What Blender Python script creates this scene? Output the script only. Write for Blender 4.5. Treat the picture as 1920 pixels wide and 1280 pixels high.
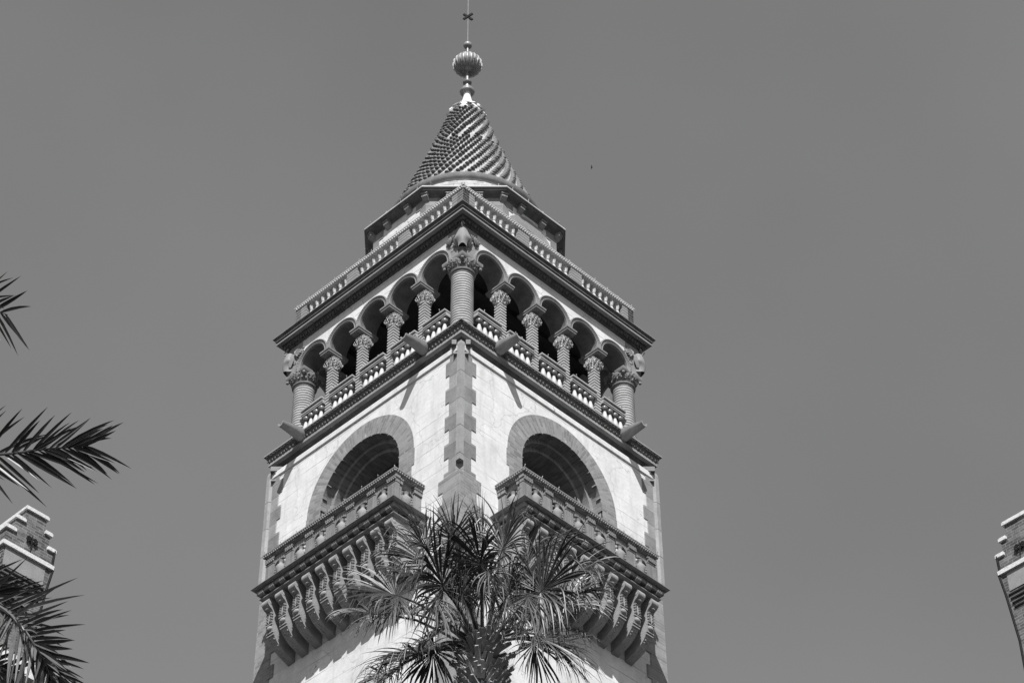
import bpy, bmesh, math, random
from mathutils import Vector, Matrix
from math import sin, cos, pi, radians, atan2, sqrt
random.seed(7)
S = bpy.context.scene
for o in list(bpy.data.objects): bpy.data.objects.remove(o)

# ------------------------------------------------------------------ camera
CAM = Vector((0.68155, -42.80543, 0.0)); YAW, PIT, ROL, FPX = 0.010407, 0.764697, -0.006929, 4701.654
fw = Vector((sin(YAW)*cos(PIT), cos(YAW)*cos(PIT), sin(PIT)))
rt0 = Vector((cos(YAW), -sin(YAW), 0)); up0 = rt0.cross(fw)
rt = cos(ROL)*rt0 + sin(ROL)*up0; up = -sin(ROL)*rt0 + cos(ROL)*up0
cd = bpy.data.cameras.new('camera'); co = bpy.data.objects.new('camera', cd); S.collection.objects.link(co)
co.matrix_world = Matrix(((rt.x, up.x, -fw.x, CAM.x), (rt.y, up.y, -fw.y, CAM.y), (rt.z, up.z, -fw.z, CAM.z), (0, 0, 0, 1)))
cd.sensor_fit = 'HORIZONTAL'; cd.sensor_width = 36.0; cd.lens = FPX/1920*36.0
cd.clip_start = 0.1; cd.clip_end = 5000
S.camera = co
GROUND = -1.6

def at(px, py, Y):
    """world point seen at photo pixel (1920 x 1280) on the vertical plane y = Y"""
    d = fw + rt*((px-960)/FPX) + up*((640-py)/FPX)
    return CAM + d*((Y-CAM.y)/d.y)

# ------------------------------------------------------------------ light
SUN_EL = 49.0
W = bpy.data.worlds.new('World'); S.world = W; W.use_nodes = True
nt = W.node_tree; nt.nodes.clear()
sky = nt.nodes.new('ShaderNodeTexSky'); sky.sky_type = 'NISHITA'; sky.sun_disc = False
sky.sun_elevation = radians(SUN_EL); sky.sun_rotation = radians(180); sky.air_density = 1.0; sky.dust_density = 0.6
bw = nt.nodes.new('ShaderNodeSeparateColor'); bg = nt.nodes.new('ShaderNodeBackground'); wo = nt.nodes.new('ShaderNodeOutputWorld')
bg.inputs['Strength'].default_value = 0.064
nt.links.new(sky.outputs[0], bw.inputs[0]); wtc = nt.nodes.new('ShaderNodeTexCoord'); wnz = nt.nodes.new('ShaderNodeTexNoise'); wnz.inputs['Scale'].default_value = 4.5; wnz.inputs['Detail'].default_value = 4; wnz.inputs['Roughness'].default_value = 0.45
wmr = nt.nodes.new('ShaderNodeMapRange'); wmr.inputs[1].default_value = 0.3; wmr.inputs[2].default_value = 0.7; wmr.inputs[3].default_value = 0.93; wmr.inputs[4].default_value = 1.10
wmu = nt.nodes.new('ShaderNodeMath'); wmu.operation = 'MULTIPLY'
nt.links.new(wtc.outputs['Generated'], wnz.inputs['Vector']); nt.links.new(wnz.outputs[0], wmr.inputs[0]); nt.links.new(bw.outputs[2], wmu.inputs[0]); nt.links.new(wmr.outputs[0], wmu.inputs[1])
nt.links.new(wmu.outputs[0], bg.inputs[0]); nt.links.new(bg.outputs[0], wo.inputs[0])
sd = bpy.data.lights.new('sun', 'SUN'); sd.energy = 4.6; sd.angle = radians(0.5); sd.color = (1, 1, 1)
so = bpy.data.objects.new('sun', sd); S.collection.objects.link(so)
so.rotation_euler = Vector((-0.01, 1.0, -math.tan(radians(SUN_EL)))).to_track_quat('-Z', 'Y').to_euler()
so.location = (0, -60, 80)
S.view_settings.view_transform = 'Standard'; S.view_settings.look = 'None'
S.view_settings.exposure = 0.45; S.view_settings.gamma = 1.0

# ------------------------------------------------------------------ materials (all neutral: the photograph is black and white)
def mat(name, val, var=0.25, scale=3.0, rough=0.85, bump=0.0, bscale=40.0, kind=None, spec=0.3):
    m = bpy.data.materials.new(name); m.use_nodes = True
    t = m.node_tree; n = t.nodes; l = t.links
    b = n['Principled BSDF']; b.inputs['Roughness'].default_value = rough; b.inputs['Specular IOR Level'].default_value = spec
    tc = n.new('ShaderNodeTexCoord')
    def noise(sc, det=6.0, vec=None, rg=0.6):
        x = n.new('ShaderNodeTexNoise'); x.inputs['Scale'].default_value = sc; x.inputs['Detail'].default_value = det
        x.inputs['Roughness'].default_value = rg
        l.new(vec or tc.outputs['Object'], x.inputs['Vector']); return x.outputs[0]
    def math_(op, a, bb):
        x = n.new('ShaderNodeMath'); x.operation = op
        for i, v in enumerate((a, bb)):
            if v is None: continue
            if isinstance(v, (int, float)): x.inputs[i].default_value = v
            else: l.new(v, x.inputs[i])
        return x.outputs[0]
    def rng(v, a, bb, fmin=0.3, fmax=0.7):
        x = n.new('ShaderNodeMapRange'); x.inputs[1].default_value = fmin; x.inputs[2].default_value = fmax
        x.inputs[3].default_value = a; x.inputs[4].default_value = bb; l.new(v, x.inputs[0]); return x.outputs[0]
    f = math_('MULTIPLY', rng(noise(scale), 1-var, 1+var), rng(noise(scale*9, 3.0), 1-var*0.5, 1+var*0.5))
    f = math_('MULTIPLY', f, val)
    bh = None
    sep = n.new('ShaderNodeSeparateXYZ'); l.new(tc.outputs['Object'], sep.inputs[0])
    def brick(vec, w, h, mortar, c1, c2, cm, off=0.5):
        x = n.new('ShaderNodeTexBrick'); x.inputs['Scale'].default_value = 1.0
        x.inputs['Brick Width'].default_value = w; x.inputs['Row Height'].default_value = h
        x.inputs['Mortar Size'].default_value = mortar; x.inputs['Mortar Smooth'].default_value = 0.3
        x.inputs['Color1'].default_value = (c1, c1, c1, 1); x.inputs['Color2'].default_value = (c2, c2, c2, 1)
        x.inputs['Mortar'].default_value = (cm, cm, cm, 1); x.offset = off
        l.new(vec, x.inputs['Vector']); return x
    def comb(a, bb):
        x = n.new('ShaderNodeCombineXYZ')
        for i, v in enumerate((a, bb)):
            if isinstance(v, (int, float)): x.inputs[i].default_value = v
            else: l.new(v, x.inputs[i])
        return x.outputs[0]
    sxy = math_('ADD', sep.outputs[0], sep.outputs[1])
    if kind == 'brick':
        x = brick(comb(sxy, sep.outputs[2]), 0.22, 0.075, 0.007, 0.78, 1.2, 1.25)
        f = math_('MULTIPLY', f, x.outputs['Color']); bh = math_('SUBTRACT', 1.0, x.outputs['Fac'])
    elif kind == 'chimbrick':
        x = brick(comb(sxy, sep.outputs[2]), 0.22, 0.078, 0.008, 0.55, 1.35, 1.9)
        f = math_('MULTIPLY', f, x.outputs['Color']); bh = math_('SUBTRACT', 1.0, x.outputs['Fac'])
    elif kind == 'archbrick':
        zz = math_('SUBTRACT', sep.outputs[2], 34.79); zz = math_('MAXIMUM', zz, 0.0)
        ang = n.new('ShaderNodeMath'); ang.operation = 'ARCTAN2'; l.new(zz, ang.inputs[0]); l.new(sep.outputs[0], ang.inputs[1])
        below = math_('LESS_THAN', sep.outputs[2], 34.79)
        v = math_('ADD', math_('MULTIPLY', ang.outputs[0], 1.43), math_('MULTIPLY', below, math_('SUBTRACT', sep.outputs[2], 34.79)))
        r = math_('SQRT', math_('ADD', math_('MULTIPLY', sep.outputs[0], sep.outputs[0]), math_('MULTIPLY', zz, zz)), None)
        x = brick(comb(math_('ADD', r, math_('MULTIPLY', sep.outputs[1], 1.0)), v), 0.224, 0.075, 0.007, 0.75, 1.25, 1.2)
        f = math_('MULTIPLY', f, x.outputs['Color']); bh = math_('SUBTRACT', 1.0, x.outputs['Fac'])
        wn = noise(3.3, 2.0)
        f = math_('ADD', f, rng(wn, 0.0, 0.30, 0.70, 0.76))
    elif kind == 'stucco':
        nz = noise(1.3, 4.0)
        vz = math_('ADD', sep.outputs[2], math_('MULTIPLY', math_('SUBTRACT', nz, 0.5), 0.10))
        x = brick(comb(math_('ADD', sxy, math_('MULTIPLY', nz, 1.2)), vz), 2.7, 0.37, 0.010, 0.955, 1.03, 0.50, 0.37)
        keep = rng(noise(0.9, 3.0), 0.0, 1.0, 0.40, 0.60)
        mx = n.new('ShaderNodeMix'); mx.data_type = 'FLOAT'; l.new(keep, mx.inputs[0]); mx.inputs[2].default_value = 1.0
        l.new(x.outputs['Color'], mx.inputs[3])
        f = math_('MULTIPLY', f, mx.outputs[0])
        # hairline cracks
        vo = n.new('ShaderNodeTexVoronoi'); vo.feature = 'DISTANCE_TO_EDGE'; vo.inputs['Scale'].default_value = 0.55
        dv = n.new('ShaderNodeVectorMath'); dv.operation = 'ADD'
        nn = n.new('ShaderNodeTexNoise'); nn.inputs['Scale'].default_value = 2.5; nn.inputs['Detail'].default_value = 8; l.new(tc.outputs['Object'], nn.inputs['Vector'])
        sc2 = n.new('ShaderNodeVectorMath'); sc2.operation = 'SCALE'; sc2.inputs['Scale'].default_value = 0.5; l.new(nn.outputs[1], sc2.inputs[0])
        l.new(tc.outputs['Object'], dv.inputs[0]); l.new(sc2.outputs[0], dv.inputs[1]); l.new(dv.outputs[0], vo.inputs['Vector'])
        f = math_('MULTIPLY', f, rng(vo.outputs[0], 0.72, 1.0, 0.0, 0.007))
        # vertical rain streaks
        mp = n.new('ShaderNodeMapping'); mp.inputs['Scale'].default_value = (5, 5, 0.7); l.new(tc.outputs['Object'], mp.inputs['Vector'])
        f = math_('MULTIPLY', f, rng(noise(1.0, 4.0, mp.outputs[0]), 0.88, 1.01, 0.68, 0.50))
        bh = noise(30, 5.0)
    elif kind == 'ashlar':
        x = brick(comb(math_('ADD', sxy, 50.0), math_('ADD', sep.outputs[2], 0.10)), 8.0, 0.385, 0.007, 0.80, 1.18, 0.45)
        f = math_('MULTIPLY', f, x.outputs['Color'])
    elif kind == 'streak':
        mp = n.new('ShaderNodeMapping'); mp.inputs['Scale'].default_value = (26, 26, 0.6); l.new(tc.outputs['Object'], mp.inputs['Vector'])
        f = math_('MULTIPLY', f, rng(noise(1.0, 3.0, mp.outputs[0]), 0.8, 1.15, 0.35, 0.65))
    l.new(f, b.inputs['Base Color'])
    if bump or bh is not None:
        bp = n.new('ShaderNodeBump'); bp.inputs['Strength'].default_value = bump or 0.3; bp.inputs['Distance'].default_value = 0.01
        l.new(bh if bh is not None else noise(bscale, 5.0), bp.inputs['Height']); l.new(bp.outputs[0], b.inputs['Normal'])
    return m

M = dict(
    stucco=mat('pale_stucco', 0.67, 0.13, 1.8, 0.9, 0.25, kind='stucco'),
    stone=mat('grey_terracotta', 0.26, 0.15, 3.0, 0.8, 0.2, 60),
    quoin=mat('quoin_stone', 0.25, 0.22, 2.5, 0.85, 0.2, 50, kind='ashlar'),
    pale=mat('pale_terracotta', 0.48, 0.15, 4.0, 0.75, 0.15, 60),
    corbel=mat('corbel_terracotta', 0.30, 0.22, 5.0, 0.8, 0.3, 60),
    dark2=mat('brown_glaze', 0.13, 0.2, 6.0, 0.35, spec=0.6),
    tile_shade=mat('shaded_roof_brick', 0.17, 0.2, 7.0, 0.85, 0.3, 60),  # roof brick darkened: shade of the undersides put into its colour
    soff_shade=mat('shaded_arch_soffit', 0.17, 0.3, 3.0, 0.85, 0.3, 30),  # grey terracotta darkened, the shade inside the arches is in the colour
    fin=mat('fin_stone', 0.30, 0.2, 2.2, 0.85, 0.2, 50),
    column=mat('column_terracotta', 0.36, 0.2, 4.0, 0.75, 0.15, 60),
    mid=mat('weathered_terracotta', 0.22, 0.22, 5.0, 0.8, 0.3, 60),
    panel=mat('fluted_terracotta', 0.22, 0.15, 4.0, 0.8, 0.15, kind='streak'),
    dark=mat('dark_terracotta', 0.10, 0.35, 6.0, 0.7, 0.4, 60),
    brick=mat('wall_brick', 0.25, 0.14, 4.0, 0.9, 0.4, kind='brick'),
    arch=mat('arch_brick', 0.24, 0.12, 4.0, 0.9, 0.4, kind='archbrick'),
    chim=mat('chimney_brick', 0.12, 0.35, 4.0, 0.9, 0.4, kind='chimbrick'),
    white=mat('white_glazed', 0.46, 0.22, 6.0, 0.6, 0.15, 60),
    cap=mat('rough_coquina', 0.62, 0.2, 14.0, 0.95, 1.0, 28),
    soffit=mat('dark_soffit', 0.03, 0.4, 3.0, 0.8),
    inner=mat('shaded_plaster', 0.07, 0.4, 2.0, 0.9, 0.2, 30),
    tile=mat('roof_tile', 0.43, 0.14, 7.0, 0.85, 0.3, kind='brick'),
    metal=mat('aged_copper', 0.22, 0.3, 9.0, 0.42, 0.1, 40, spec=0.7),
    collar=mat('white_painted_metal', 0.75, 0.05, 5.0, 0.5),
    iron=mat('black_iron', 0.02, 0.3, 9.0, 0.8, spec=0.1),
    bulb=mat('bulb_glass', 0.30, 0.1, 9.0, 0.5, spec=0.3),
    leaf=mat('palm_leaf', 0.052, 0.75, 5.0, 0.42, spec=0.5),
    dleaf=mat('date_palm_leaf', 0.085, 0.4, 5.0, 0.45, spec=0.45),
    dry=mat('dry_leaf', 0.17, 0.3, 6.0, 0.7),
    petiole=mat('petiole', 0.14, 0.3, 6.0, 0.5),
    boot=mat('leaf_boot', 0.33, 0.4, 7.0, 0.9, 0.5, 40),
    trunk=mat('palm_trunk', 0.06, 0.5, 12.0, 0.95, 0.8, 30),
    ground=mat('ground', 0.025, 0.2, 0.4, 0.95, 0.3, 8),  # kept near black so little bounce light reaches the soffits
    bird=mat('feathers', 0.08, 0.2, 9.0, 0.8),
)
M['wall_far'] = M['stucco']

# ------------------------------------------------------------------ mesh builder
class MB:
    def __init__(s): s.v = []; s.f = []
    def add(s, vs, fs):
        b = len(s.v); s.v += [tuple(v) for v in vs]; s.f += [tuple(b+i for i in f) for f in fs]
    def box(s, x0, x1, y0, y1, z0, z1):
        s.add([(x0,y0,z0),(x1,y0,z0),(x1,y1,z0),(x0,y1,z0),(x0,y0,z1),(x1,y0,z1),(x1,y1,z1),(x0,y1,z1)],
              [(0,3,2,1),(4,5,6,7),(0,1,5,4),(1,2,6,5),(2,3,7,6),(3,0,4,7)])
    def fbox(s, u0, u1, n0, n1, z0, z1): s.box(u0, u1, -n1, -n0, z0, z1)     # face-local: outward = -y
    def prism(s, poly, w):
        """poly: closed list of 3d points, extruded by vector w"""
        n = len(poly); w = Vector(w); a = [Vector(p) for p in poly]
        s.add(a+[p+w for p in a], [tuple(range(n))[::-1], tuple(range(n, 2*n))]+[(i, (i+1) % n, n+(i+1) % n, n+i) for i in range(n)])
    def loft(s, rings, closed=True, cap=True):
        n = len(rings[0]); vs = [p for r in rings for p in r]; fs = []
        for k in range(len(rings)-1):
            for i in range(n if closed else n-1):
                j = (i+1) % n; fs.append((k*n+i, k*n+j, (k+1)*n+j, (k+1)*n+i))
        if cap: fs.append(tuple(range(n))[::-1]); fs.append(tuple((len(rings)-1)*n+i for i in range(n)))
        s.add(vs, fs)
    def lathe(s, prof, seg=24, c=(0, 0), mod=None, a0=0.0, cap=True):
        rings = []
        for (r, z) in prof:
            rings.append([(c[0]+(mod(r, z, 2*pi*i/seg) if mod else r)*cos(2*pi*i/seg+a0), c[1]+(mod(r, z, 2*pi*i/seg) if mod else r)*sin(2*pi*i/seg+a0), z) for i in range(seg)])
        s.loft(rings, True, cap)
    def ring(s, prof, nseg=4, apo=True):
        """closed profile (n, z) swept round a regular polygon whose first face looks along -y rotated by the object"""
        m = len(prof); rings = []
        for k in range(nseg):
            a = -pi/2 + pi/nseg + 2*pi*k/nseg
            rings.append([(p/cos(pi/nseg)*cos(a), p/cos(pi/nseg)*sin(a), z) for p, z in prof])
        fs = []
        for k in range(nseg):
            kk = (k+1) % nseg
            for i in range(m):
                j = (i+1) % m; fs.append((k*m+i, kk*m+i, kk*m+j, k*m+j))
        s.add([p for r in rings for p in r], fs)
    def ball(s, c, r, seg=8, rin=5, sc=(1, 1, 1)):
        c = Vector(c); rings = []
        for k in range(1, rin):
            t = pi*k/rin; rings.append([c+Vector((r*sc[0]*sin(t)*cos(2*pi*i/seg), r*sc[1]*sin(t)*sin(2*pi*i/seg), r*sc[2]*cos(t))) for i in range(seg)])
        b = len(s.v); s.loft(rings, True, False); n = len(s.v); s.v += [tuple(c+Vector((0, 0, r*sc[2]))), tuple(c-Vector((0, 0, r*sc[2])))]
        m = (rin-2)*seg
        for i in range(seg):
            s.f.append((n, b+i, b+(i+1) % seg)); s.f.append((n+1, b+m+(i+1) % seg, b+m+i))
    def tube(s, pts, rad, seg=6):
        pts = [Vector(p) for p in pts]; rings = []
        for i, p in enumerate(pts):
            t = (pts[min(i+1, len(pts)-1)]-pts[max(i-1, 0)]).normalized()
            a = t.cross(Vector((0, 0, 1)) if abs(t.z) < .9 else Vector((1, 0, 0))).normalized(); b = t.cross(a)
            r = rad[i] if isinstance(rad, (list, tuple)) else rad
            rings.append([p+a*r*cos(2*pi*k/seg)+b*r*sin(2*pi*k/seg) for k in range(seg)])
        s.loft(rings)
    def sweep(s, prof, path):
        """prof: list of (a,b); path(i) -> function (a,b) -> point ; closed profile, open path"""
        s.loft([[fn(a, b) for a, b in prof] for fn in path])
    def build(s, name, m, parent=None, rot=0.0, loc=None, smooth=None, recalc=True):
        me = bpy.data.meshes.new(name); me.from_pydata(s.v, [], s.f)
        if recalc:
            bm = bmesh.new(); bm.from_mesh(me); bmesh.ops.recalc_face_normals(bm, faces=bm.faces); bm.to_mesh(me); bm.free()
        me.materials.append(m)
        if smooth:
            me.polygons.foreach_set('use_smooth', [True]*len(me.polygons)); me.set_sharp_from_angle(angle=radians(smooth))
        return link(name, me, parent, rot, loc)
def link(name, me, parent=None, rot=0.0, loc=None):
    o = bpy.data.objects.new(name, me); S.collection.objects.link(o)
    o.rotation_euler = (0, 0, rot)
    if parent is not None:
        o.parent = parent
        o.location = loc if loc is not None else (-parent.location if parent.parent is None else (0, 0, 0))
    elif loc is not None: o.location = loc
    return o
def copy_tree(o, parent, rot=None, loc=None):
    c = o.copy(); S.collection.objects.link(c); c.parent = parent
    if rot is not None: c.rotation_euler = (0, 0, rot)
    if loc is not None: c.location = loc
    for ch in list(o.children): copy_tree(ch, c)
    return c
def tag(o, label=None, cat=None, group=None, kind=None):
    if label: o['label'] = label
    if cat: o['category'] = cat
    if group: o['group'] = group
    if kind: o['kind'] = kind
    return o
def thing(name, loc, label, cat, group=None):
    o = bpy.data.objects.new(name, None); S.collection.objects.link(o); o.location = loc
    return tag(o, label, cat, group)

# ------------------------------------------------------------------ ground
g = MB(); g.add([(-2500, -2500, GROUND), (2500, -2500, GROUND), (2500, 2500, GROUND), (-2500, 2500, GROUND)], [(0, 1, 2, 3)])
tag(g.build('ground', M['ground']), 'flat dark ground far below the tower', 'ground', kind='structure')

# ================================================================== THE TOWER
q = 2**-.5
LEFT, RIGHT = -pi/4, pi/4
ROT = [RIGHT, RIGHT+pi/2, RIGHT+pi, LEFT]
tower = thing('bell_tower', (0, 0, GROUND), 'tall square pale stucco tower with arcaded gallery and cone tiled spire, corner towards the camera', 'tower')
UP = (0, 0, -GROUND)
NW = 3.05                                     # wall face distance from the axis

def arch_wall(mb, n, z0, z1, ua, ub, arches, zs, R, zb, seg=24, flip=1):
    """flat wall at distance n with round-headed openings; zb = bottom of openings (None: opens through z0)"""
    cur = ua
    def quad(a, b, c, d): mb.add([a, b, c, d], [(0, 1, 2, 3)])
    for c in arches:
        quad((cur, -n, z0), (c-R, -n, z0), (c-R, -n, z1), (cur, -n, z1))
        if zb is not None and zb > z0: quad((c-R, -n, z0), (c+R, -n, z0), (c+R, -n, zb), (c-R, -n, zb))
        for i in range(seg):
            a, b = pi-pi*i/seg, pi-pi*(i+1)/seg
            quad((c+R*cos(a), -n, zs+R*sin(a)), (c+R*cos(b), -n, zs+R*sin(b)), (c+R*cos(b), -n, z1), (c+R*cos(a), -n, z1))
        cur = c+R
    quad((cur, -n, z0), (ub, -n, z0), (ub, -n, z1), (cur, -n, z1))
def arch_reveal(mb, n0, n1, c, R, zs, zb, seg=24):
    pts = [(c-R, zb)]+[(c+R*cos(pi-pi*i/seg), zs+R*sin(pi-pi*i/seg)) for i in range(seg+1)]+[(c+R, zb)]
    for (a, b), (d, e) in zip(pts, pts[1:]): mb.add([(a, -n0, b), (d, -n0, e), (d, -n1, e), (a, -n1, b)], [(0, 1, 2, 3)])
def arch_plate(mb, n, c, R0, R1, zs, zb, seg=24):
    for s0, s1 in zip(range(seg), range(1, seg+1)):
        a, b = pi-pi*s0/seg, pi-pi*s1/seg
        mb.add([(c+R0*cos(a), -n, zs+R0*sin(a)), (c+R0*cos(b), -n, zs+R0*sin(b)), (c+R1*cos(b), -n, zs+R1*sin(b)), (c+R1*cos(a), -n, zs+R1*sin(a))], [(0, 1, 2, 3)])
    for sgn in (-1, 1):
        mb.add([(c+sgn*R0, -n, zb), (c+sgn*R1, -n, zb), (c+sgn*R1, -n, zs), (c+sgn*R0, -n, zs)], [(0, 1, 2, 3)])

AZ, AR0, AR1, AB = 34.79, 1.228, 1.675, 32.45
# --- lower walls
wm = MB(); arch_wall(wm, NW, GROUND, 36.9, -2.88, 2.88, [0.0], AZ, AR0+0.02, AB, 40)
wall0 = wm.build('wall', M['stucco'], tower, LEFT)
for r in (RIGHT,): link('wall', wall0.data, tower, r)
bm_ = MB(); bm_.add([(-2.98, -NW, GROUND), (2.98, -NW, GROUND), (2.98, -NW, 36.9), (-2.98, -NW, 36.9)], [(0, 1, 2, 3)])
bw0 = bm_.build('wall', M['stucco'], tower, RIGHT+pi/2); link('wall', bw0.data, tower, RIGHT+pi)
# inner room floor and ceiling and back, dark
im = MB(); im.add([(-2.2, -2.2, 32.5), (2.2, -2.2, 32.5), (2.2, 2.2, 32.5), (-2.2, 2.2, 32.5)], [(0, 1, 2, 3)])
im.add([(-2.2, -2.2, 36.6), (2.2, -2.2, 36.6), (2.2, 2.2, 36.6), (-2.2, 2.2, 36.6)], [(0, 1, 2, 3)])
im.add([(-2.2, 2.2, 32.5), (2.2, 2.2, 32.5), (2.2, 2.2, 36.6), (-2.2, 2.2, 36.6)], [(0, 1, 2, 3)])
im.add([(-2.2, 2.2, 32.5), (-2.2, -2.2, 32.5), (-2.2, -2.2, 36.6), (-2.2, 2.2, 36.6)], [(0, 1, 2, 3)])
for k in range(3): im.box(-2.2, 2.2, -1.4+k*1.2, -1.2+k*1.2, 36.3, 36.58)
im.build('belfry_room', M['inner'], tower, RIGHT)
# --- brick arches with stepped reveals
am = MB(); arch_plate(am, NW+0.012, 0, AR0, AR1, AZ, AZ-0.02, 48)
for k in range(15):                                                  # toothed brick jambs
    w = AR1-0.06 if (k//3) % 2 else AR1+0.02
    for sg in (-1, 1): am.fbox(min(sg*AR0, sg*w), max(sg*AR0, sg*w), NW-0.02, NW+0.012, AZ-0.02-0.15*(k+1), AZ-0.02-0.15*k)
arch_reveal(am, NW+0.012, NW-0.24, 0, AR0, AZ, AB, 40)
arch_plate(am, NW-0.24, 0, AR0-0.11, AR0, AZ, AB, 40)
arch_reveal(am, NW-0.24, NW-0.42, 0, AR0-0.11, AZ, AB, 40)
arch_plate(am, NW-0.42, 0, AR0-0.22, AR0-0.11, AZ, AB, 40)
arch_reveal(am, NW-0.42, 2.1, 0, AR0-0.22, AZ, AB, 40)
for k in range(61):                                                  # headers left proud round the inner edge
    if k % 5: continue
    a = pi*k/60
    am.box((AR0-.006)*cos(a)-.016, (AR0-.006)*cos(a)+.016, -NW-.018, -NW+.1, AZ+(AR0-.006)*sin(a)-.016, AZ+(AR0-.006)*sin(a)+.016)
arch0 = am.build('brick_arch', M['arch'], tower, LEFT); link('brick_arch', arch0.data, tower, RIGHT)
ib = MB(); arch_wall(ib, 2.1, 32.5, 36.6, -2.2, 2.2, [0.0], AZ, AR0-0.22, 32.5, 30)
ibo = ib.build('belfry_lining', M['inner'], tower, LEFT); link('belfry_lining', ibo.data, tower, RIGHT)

# --- corner piers: quoins (upper), brick (lower) and slim diagonal fin. Built for the corner along -y of an unrotated frame
def corner_pt(r, t, side):   # point on the tower face near the front corner, t metres along the face from the corner; r half diagonal
    return (side*t*q, -r+t*q)
def quoin_layer(mb, w, r, z0, z1, ch):
    pts = [corner_pt(r, w, -1), corner_pt(r, ch, -1), corner_pt(r, ch, 1), corner_pt(r, w, 1)]
    inner = [corner_pt(r-0.16, w-.0, 1), (0, -r+.5), corner_pt(r-0.16, w-.0, -1)]
    mb.prism([(x, y, z0) for x, y in pts+inner], (0, 0, z1-z0))
RW = NW/q
pier = []
qm = MB(); z = 36.93; k = 0
while z > 33.36:
    w = 0.34 if k % 2 == 0 else 0.465
    z2 = max(z-0.385, 33.33)
    quoin_layer(qm, w+random.uniform(-.012, .012), RW+0.022, z2, z, 0.12); z = z2; k += 1
bmk = MB()
zs_ = [33.33-.33*i for i in range(21)]
for i, (a, b) in enumerate(zip(zs_, zs_[1:])):
    quoin_layer(bmk, 0.62 if i % 2 == 0 else 0.49, RW+0.024+0.002*i, b, a, 0.002)
quoin_layer(bmk, 0.6, RW+0.062, GROUND, zs_[-1], 0.002)
fin = MB(); hw = 0.078
def finsec(z, r): return [(-hw, -RW+.5, z), (-hw, -r+hw, z), (0, -r, z), (hw, -r+hw, z), (hw, -RW+.5, z)]
z = 36.82; fin.loft([finsec(z, RW+0.085), finsec(36.93, RW+.06)])
zz = z
while zz > 33.6:
    z2 = max(zz-0.77, 33.57); fin.loft([finsec(z2+.006, RW+0.085+.003*(zz < 36)), finsec(zz-.006, RW+0.085)]); zz = z2
brk = MB()
for sg in (-1, 1):
    x0, x1 = sorted((sg*.10, sg*.20)); brk.box(x0, x1, -RW-.02+.02, -RW+.35, 36.86, 36.99)
    brk.prism([(sg*.10, -RW+.03, 36.86), (sg*.19, -RW+.10, 36.86), (sg*.13, -RW+.14, 36.66), (sg*.10, -RW+.12, 36.66)], (0, .2, 0))
    x0, x1 = sorted((sg*.085, sg*.16)); brk.box(x0, x1, -RW+.02, -RW+.35, 36.60, 36.64)
for kk in range(4):
    r = kk*pi/2
    p = qm.build('corner_pier', M['quoin'], tower, r) if kk == 0 else link('corner_pier', pier[0].data, tower, r)
    pier.append(p)
    for nm, mb_, m_ in (('brick_base', bmk, M['brick']), ('fin', fin, M['fin']), ('bracket', brk, M['quoin'])):
        if kk == 0: mb_.build(nm, m_, p)
        else: link(nm, [c for c in pier[0].children if c.name.split('.')[0] == nm][0].data, p)

# --- string course and gallery cornice (square rings)
sc = MB(); sc.ring([(2.9, 36.86), (NW+.03, 36.86), (NW+.035, 36.84), (NW+.035, 36.72), (NW+.02, 36.70), (2.9, 36.70)])
sc.build('string_course', M['stucco'], tower, RIGHT)
gc = MB(); gc.ring([(2.2, 37.44), (3.18, 37.445), (3.185, 37.43), (3.185, 37.405), (3.165, 37.395), (3.15, 37.37), (3.10, 37.25), (3.085, 37.235), (3.085, 37.165), (3.03, 37.16),
                    (2.97, 37.13), (2.93, 37.08), (2.92, 36.90), (2.2, 36.90)])
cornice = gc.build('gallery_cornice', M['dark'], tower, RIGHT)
gl = MB(); gl.ring([(2.3, 37.452), (3.19, 37.452), (3.192, 37.415), (3.17, 37.412), (2.3, 37.44)]); gl.ring([(3.0, 37.23), (3.10, 37.23), (3.105, 37.15), (3.0, 37.148)])
gl.build('fillet', M['stone'], cornice)
dn = MB(); lm = MB()
for r in range(4):
    c_, s_ = cos(r*pi/2), sin(r*pi/2)
    k = -3.12
    while k < 3.13:
        b = len(dn.v); b2 = len(lm.v); j = random.uniform(-.008, .008)
        dn.fbox(k+j, k+j+.055, 3.10, 3.178, 37.385, 37.408)
        if random.random() < .85: dn.fbox(k+.05, k+.085, 3.09, 3.168, 37.372, 37.39)
        # acanthus leaves under the dentils
        for t, zz in ((0, 37.33), (.045, 37.28)):
            lm.ball((k+t+.02+random.uniform(-.01, .01), -3.118, zz), random.uniform(.02, .032), 5, 4, (.8, .7, 1.5))
        dn.v[b:] = [(x*c_-y*s_, x*s_+y*c_, z) for x, y, z in dn.v[b:]]
        lm.v[b2:] = [(x*c_-y*s_, x*s_+y*c_, z) for x, y, z in lm.v[b2:]]
        k += .098
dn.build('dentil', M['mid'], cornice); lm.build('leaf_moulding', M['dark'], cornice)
fl = MB(); fl.box(-2.7, 2.7, -2.7, 2.7, 37.25, 37.43); fl.build('gallery_floor', M['stone'], tower, RIGHT)

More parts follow.
